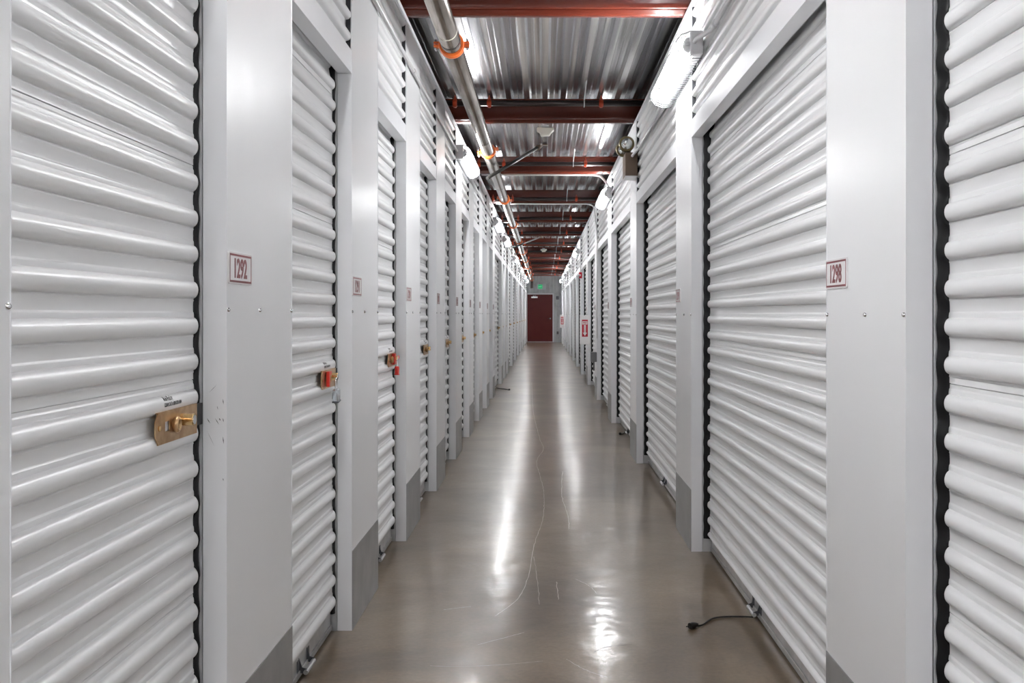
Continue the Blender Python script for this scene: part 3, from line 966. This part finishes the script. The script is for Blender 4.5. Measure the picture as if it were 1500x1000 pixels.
for side, X, proto, lst in (('left', XL, FL, LF), ('right', XR, FR, RF)):
    vis = 0
    for i, (y, z) in enumerate(lst):
        o = proto if i == 0 else copy_tree(proto)
        o.location = (X+(0.0035 if side == 'left' else -0.0035), y, z)
        if y < 4:
            lab = 'lit caged fluorescent light on the %s wall %s' % (side, 'just above and out of view' if y > 0 else 'unseen, close behind the camera' if y > -2 else 'unseen, well behind the camera')
        else:
            vis += 1
            if side == 'right' and vis == 1: lab = 'large lit caged fluorescent light on the right wall above the first pilaster'
            elif side == 'right' and vis == 2: lab = 'lit caged light on the right wall just beyond the bronze emergency light'
            elif side == 'left' and vis == 1: lab = 'nearest lit caged fluorescent light on the left wall below the sprinkler main'
            else: lab = 'lit caged fluorescent light, %s in view from the camera along the %s wall' % (ORD[vis], side)
        tag(o, lab, 'light fixture', 'caged fluorescent lights on the %s wall' % side)

# ------------------------------------------------------------------ conduits
def conduit(path, r, label, mat=None, rb=0.08, couplings=()):
    root_p = Vector(path[0])
    pts = bend([tuple(Vector(p)-root_p) for p in path], rb) if len(path) > 2 else [tuple(Vector(p)-root_p) for p in path]
    root = empty('electrical_conduit', path[0], label, 'conduit')
    bm = bmesh.new(); tube(bm, pts, r, 10, caps=True)
    done('tube', bm, mat or M['conduit'], root)
    for c in couplings:
        c = Vector(c)-root_p
        bm = bmesh.new(); tube(bm, [tuple(c-Vector((0,0.03,0))), tuple(c+Vector((0,0.03,0)))], r*1.45, 10)
        done('coupling', bm, M['jbox'], root)
cx = XL+0.015
conduit([(cx, 3.06, 2.60), (cx, 8.38, 2.622)], 0.011, 'grey conduit running along the left wall to its nearest light', M['jbox'], couplings=[(cx, 5.6, 2.611)])
conduit([(XL+0.015, 9.66, 2.60), (XL+0.015, 14.44, 2.60)], 0.011, 'grey conduit linking the first two left wall lights in view', M['jbox'], couplings=[(XL+0.015, 12.2, 2.60)])
cx = XR-0.015
conduit([(cx, 0.0, 2.49), (cx, 4.45, 2.520), (XR-0.045, 4.70, 2.548), (XR-0.045, 4.742, 2.548)], 0.011, 'grey conduit on the right wall leading into the large near light', M['jbox'], 0.04, couplings=[(cx, 4.36, 2.519)])
conduit([(cx, 5.95, 2.53), (cx, 7.86, 2.56), (XR-0.045, 8.02, 2.535), (XR-0.045, 8.085, 2.535)], 0.011, 'grey conduit between the large right light and the bronze emergency light', M['jbox'], 0.04)
conduit([(cx, 8.44, 2.50), (cx, 11.04, 2.60)], 0.011, 'grey conduit from the bronze emergency light on to the next right light', M['jbox'])
conduit([(-0.74, 11.75, 2.900), (0.66, 11.75, 2.898), (0.700, 11.45, 2.80), (0.735, 11.12, 2.670)], 0.012, 'white conduit crossing under the deck then bending down to the second right light', rb=0.14)
conduit([(-0.72, 14.85, 2.900), (0.745, 14.85, 2.898), (0.755, 14.50, 2.70), (0.755, 13.95, 2.40), (0.755, 13.95, 0.90)], 0.010, 'white conduit crossing the ceiling then running down the right wall to the grey box', rb=0.15)
conduit([(0.745, 20.0, 2.84), (0.745, 20.0, 2.10)], 0.010, 'white conduit dropping down to the red fire alarm strobe')
conduit([(0.745, 20.0, 1.96), (0.745, 20.0, 0.45)], 0.010, 'white conduit running down the wall below the red fire alarm strobe')
# grey switch box low on the wall
root = empty('wall_junction_box', (XR-0.001, 14.30, 0.42), 'dark grey square box low on the right wall below the white conduit', 'junction box')
bm = bmesh.new(); box(bm, -0.085, 0.0, -0.04, 0.10, -0.07, 0.07); bevel_all(bm, 0.004, 1)
done('box_body', bm, M['greybox'], root)
bm = bmesh.new(); tube(bm, [(-0.04,0.03,-0.07),(-0.04,0.03,-0.20)], 0.012, 8)
done('cable_tail', bm, M['greybox'], root)
root.location = (XR-0.001, 14.36, 0.62)

# emergency light
root = empty('emergency_light', (XR-0.002, 8.09, 2.375), 'bronze emergency light box with round lamp on the right wall', 'emergency light')
bm = bmesh.new(); box(bm, -0.100, 0.0, 0.0, 0.27, 0, 0.19); bevel_all(bm, 0.003, 1)
done('battery_box', bm, M['bronze'], root)
bm = bmesh.new(); box(bm, -0.099, -0.001, 0.003, 0.267, -0.006, -0.0005)
done('base_cover', bm, M['fix_white'], root)
for (lx, ly, lz) in ((-0.088, 0.02, 0.262), (-0.100, 0.20, 0.248)):
    bm = bmesh.new()
    tube(bm, [(lx, ly+0.07, lz), (lx, ly+0.03, lz), (lx, ly, lz), (lx, ly-0.012, lz)], [0.036, 0.060, 0.066, 0.060], 28)
    lamp = done('lamp_head', bm, M['lamp_ring'], root, smooth=40)
    bm = bmesh.new(); tube(bm, [(lx, ly-0.0125, lz), (lx, ly-0.019, lz), (lx, ly-0.022, lz)], [0.046, 0.040, 0.022], 28)
    done('lens', bm, M['lens'], lamp, smooth=60)
    bm = bmesh.new(); tube(bm, [(lx+0.03, ly+0.03, 0.19), (lx, ly+0.04, lz-0.045)], 0.009, 8)
    done('swivel', bm, M['bronze'], root)

# fire alarm strobe
root = empty('fire_alarm_strobe', (0.745, 19.96, 2.03), 'small red fire alarm strobe high on the far right wall', 'fire alarm')
bm = bmesh.new(); box(bm, -0.030, 0.030, -0.02, 0.03, -0.062, 0.062); bevel_all(bm, 0.008, 2)
done('body', bm, M['fire_red'], root, smooth=40)
bm = bmesh.new(); box(bm, -0.028, 0.0, -0.040, -0.020, -0.02, 0.02); bevel_all(bm, 0.005, 1)
done('strobe_lens', bm, M['sign_white'], root)

# fire extinguisher sign boxes
def fire_sign(loc, label, scale=1.0):
    root = empty('fire_extinguisher_sign', loc, label, 'sign', 'fire extinguisher signs')
    w, h = 0.165, 0.47
    bm = bmesh.new(); box(bm, -w, 0.0, 0.0, 0.05, -h/2, h/2); bevel_all(bm, 0.002, 1)
    done('sign_box', bm, M['sign_white'], root)
    cx = -w*0.5
    bm = bmesh.new()
    box(bm, cx-0.048, cx+0.048, -0.0012, -0.0002, -0.110, 0.165)
    st = done('sticker', bm, M['fire_red'], root)
    bm = bmesh.new()
    box(bm, cx-0.040, cx+0.040, -0.0022, -0.0013, 0.088, 0.140)
    pts = [(cx-0.016, 0.078), (cx-0.016,-0.045), (cx-0.034,-0.045), (cx,-0.098), (cx+0.034,-0.045), (cx+0.016,-0.045), (cx+0.016,0.078)]
    prism(bm, pts, 'y', -0.0022, -0.0013)
    done('arrow', bm, M['sign_white'], st)
    t = text_mesh('lettering', 'FIRE', 0.042, M['fire_red'], st, bold=0.001, xs=0.8, ext=0.0003)
    for v in t.data.vertices: c = v.co.copy(); v.co = (cx+c.x, -0.0027-c.z, 0.114+c.y)
    t = text_mesh('lettering', 'EXTINGUISHER', 0.017, M['fire_red'], st, bold=0.0003, xs=0.8, ext=0.0003)
    for v in t.data.vertices: c = v.co.copy(); v.co = (cx+c.y, -0.0027-c.z, 0.012-c.x)
    return root
fire_sign((XR-0.0015-0.02, 16.0, 0.987), 'white board with red FIRE EXTINGUISHER arrow sign, nearer of two on the right')
fire_sign((XR-0.0015-0.01, 36.2, 0.987), 'white board with red FIRE EXTINGUISHER arrow sign, far one near the end door')

# exit sign and boxes on the end wall
root = empty('exit_sign', (-0.06, END_Y-0.06, 2.46), 'green lit EXIT sign on the wall above the maroon door', 'exit sign')
bm = bmesh.new(); box(bm, -0.25, 0.17, 0.0, 0.03, -0.12, 0.15); bevel_all(bm, 0.005, 1)
done('panel', bm, M['clear'], root)
bm = bmesh.new(); box(bm, -0.19, 0.0, -0.006, -0.001, -0.07, 0.11)
done('green_face', bm, M['exit'], root)
t = text_mesh('lettering', 'EXIT', 0.075, M['sign_white'], root, bold=0.001, xs=0.85, ext=0.0006)
for v in t.data.vertices: c = v.co.copy(); v.co = (-0.095+c.x, -0.0075-c.z, 0.02+c.y)
root = empty('keypad_box', (0.61, END_Y-0.025, 1.98), 'small dark box on the end wall right of the door, upper one', 'wall box')
bm = bmesh.new(); box(bm, -0.06, 0.06, -0.05, 0.0, -0.075, 0.075); bevel_all(bm, 0.006, 1)
done('housing', bm, M['alu_dark'], root)
bm = bmesh.new(); box(bm, -0.03, 0.01, -0.055, -0.0505, -0.045, 0.0)
done('face', bm, M['greybox'], root)
root = empty('outlet_box', (0.62, END_Y-0.025, 0.42), 'small dark outlet box low on the end wall right of the door', 'wall box')
bm = bmesh.new(); box(bm, -0.04, 0.04, -0.04, 0.0, -0.06, 0.06); bevel_all(bm, 0.005, 1)
done('housing', bm, M['greybox'], root)

# ------------------------------------------------------------------ cords on the floor
def floor_pt(u, v, z=0.0): 
    y = CAM_H*1446/(v-460.5); return Vector(((u-796.5)*y/1446, y, z))
def cord(uvz, r, label, plug):
    P = [floor_pt(u, v, r+0.0008+z) for u, v, z in uvz]
    o = P[0].copy()
    root = empty('power_cord', tuple(o), label, 'cord')
    bm = bmesh.new(); tube(bm, [tuple(p-o) for p in catmull(P)], r, 8)
    done('cable', bm, M['black'], root)
    if plug:
        e = P[-1]-o; d = (P[-1]-P[-2]).normalized()
        bm = bmesh.new()
        tube(bm, [tuple(e+Vector((0,0,0.006))), tuple(e+d*0.016+Vector((0,0,0.008))), tuple(e+d*0.030+Vector((0,0,0.008))), tuple(e+d*0.042+Vector((0,0,0.008)))], [0.006, 0.011, 0.014, 0.013], 10)
        s = Vector((-d.y, d.x, 0))
        for q in (-0.006, 0.006):
            tube(bm, [tuple(e+d*0.042+s*q+Vector((0,0,0.008))), tuple(e+d*0.056+s*q+Vector((0,0,0.008)))], 0.0022, 5)
        done('plug', bm, M['black'], root, smooth=50)
cord([(1103,905,0),(1085,904.5,0.001),(1058,905,0.001),(1042,908,0.001),(1030,916,0.001),(1022,918,0.0)], 0.0034, 'black power cord with plug lying on the floor at the wide right door', True)
cord([(919,631,0.01),(918,627,0.02),(916,632,0.01),(919,634,0.015),(919,629,0.03),(918,626,0.03),(917,631,0.01),(914,635,0.0),(910,636.5,0)], 0.006, 'small tangle of black cord on the floor by the second right door', True)
cord([(727,568.5,0),(733,569.5,0),(740,570.5,0),(745,571.5,0)], 0.007, 'thin black cord lying on the floor by the far left wide door', True)

# ------------------------------------------------------------------ camera, world, view
cam = bpy.data.cameras.new('camera'); co = bpy.data.objects.new('camera', cam); COL.objects.link(co)
co.location = (0, 0, CAM_H); co.rotation_euler = (PI/2, 0, 0)
cam.sensor_width = 36.0; cam.lens = 1446*36/1500
cam.shift_x = -46.5/1500; cam.shift_y = -39.5/1500
cam.clip_start = 0.05; cam.clip_end = 200
SC.camera = co
w = bpy.data.worlds.new('world'); SC.world = w; w.use_nodes = True
w.node_tree.nodes['Background'].inputs['Color'].default_value = (0.8, 0.85, 0.9, 1)
w.node_tree.nodes['Background'].inputs['Strength'].default_value = 0.05
SC.view_settings.view_transform = 'Standard'
SC.view_settings.look = 'None'
SC.view_settings.gamma = 1.0
SC.view_settings.use_curve_mapping = False
SC.view_settings.exposure = 1.33
SC.cycles.max_bounces = 14
SC.cycles.diffuse_bounces = 8
SC.cycles.glossy_bounces = 6
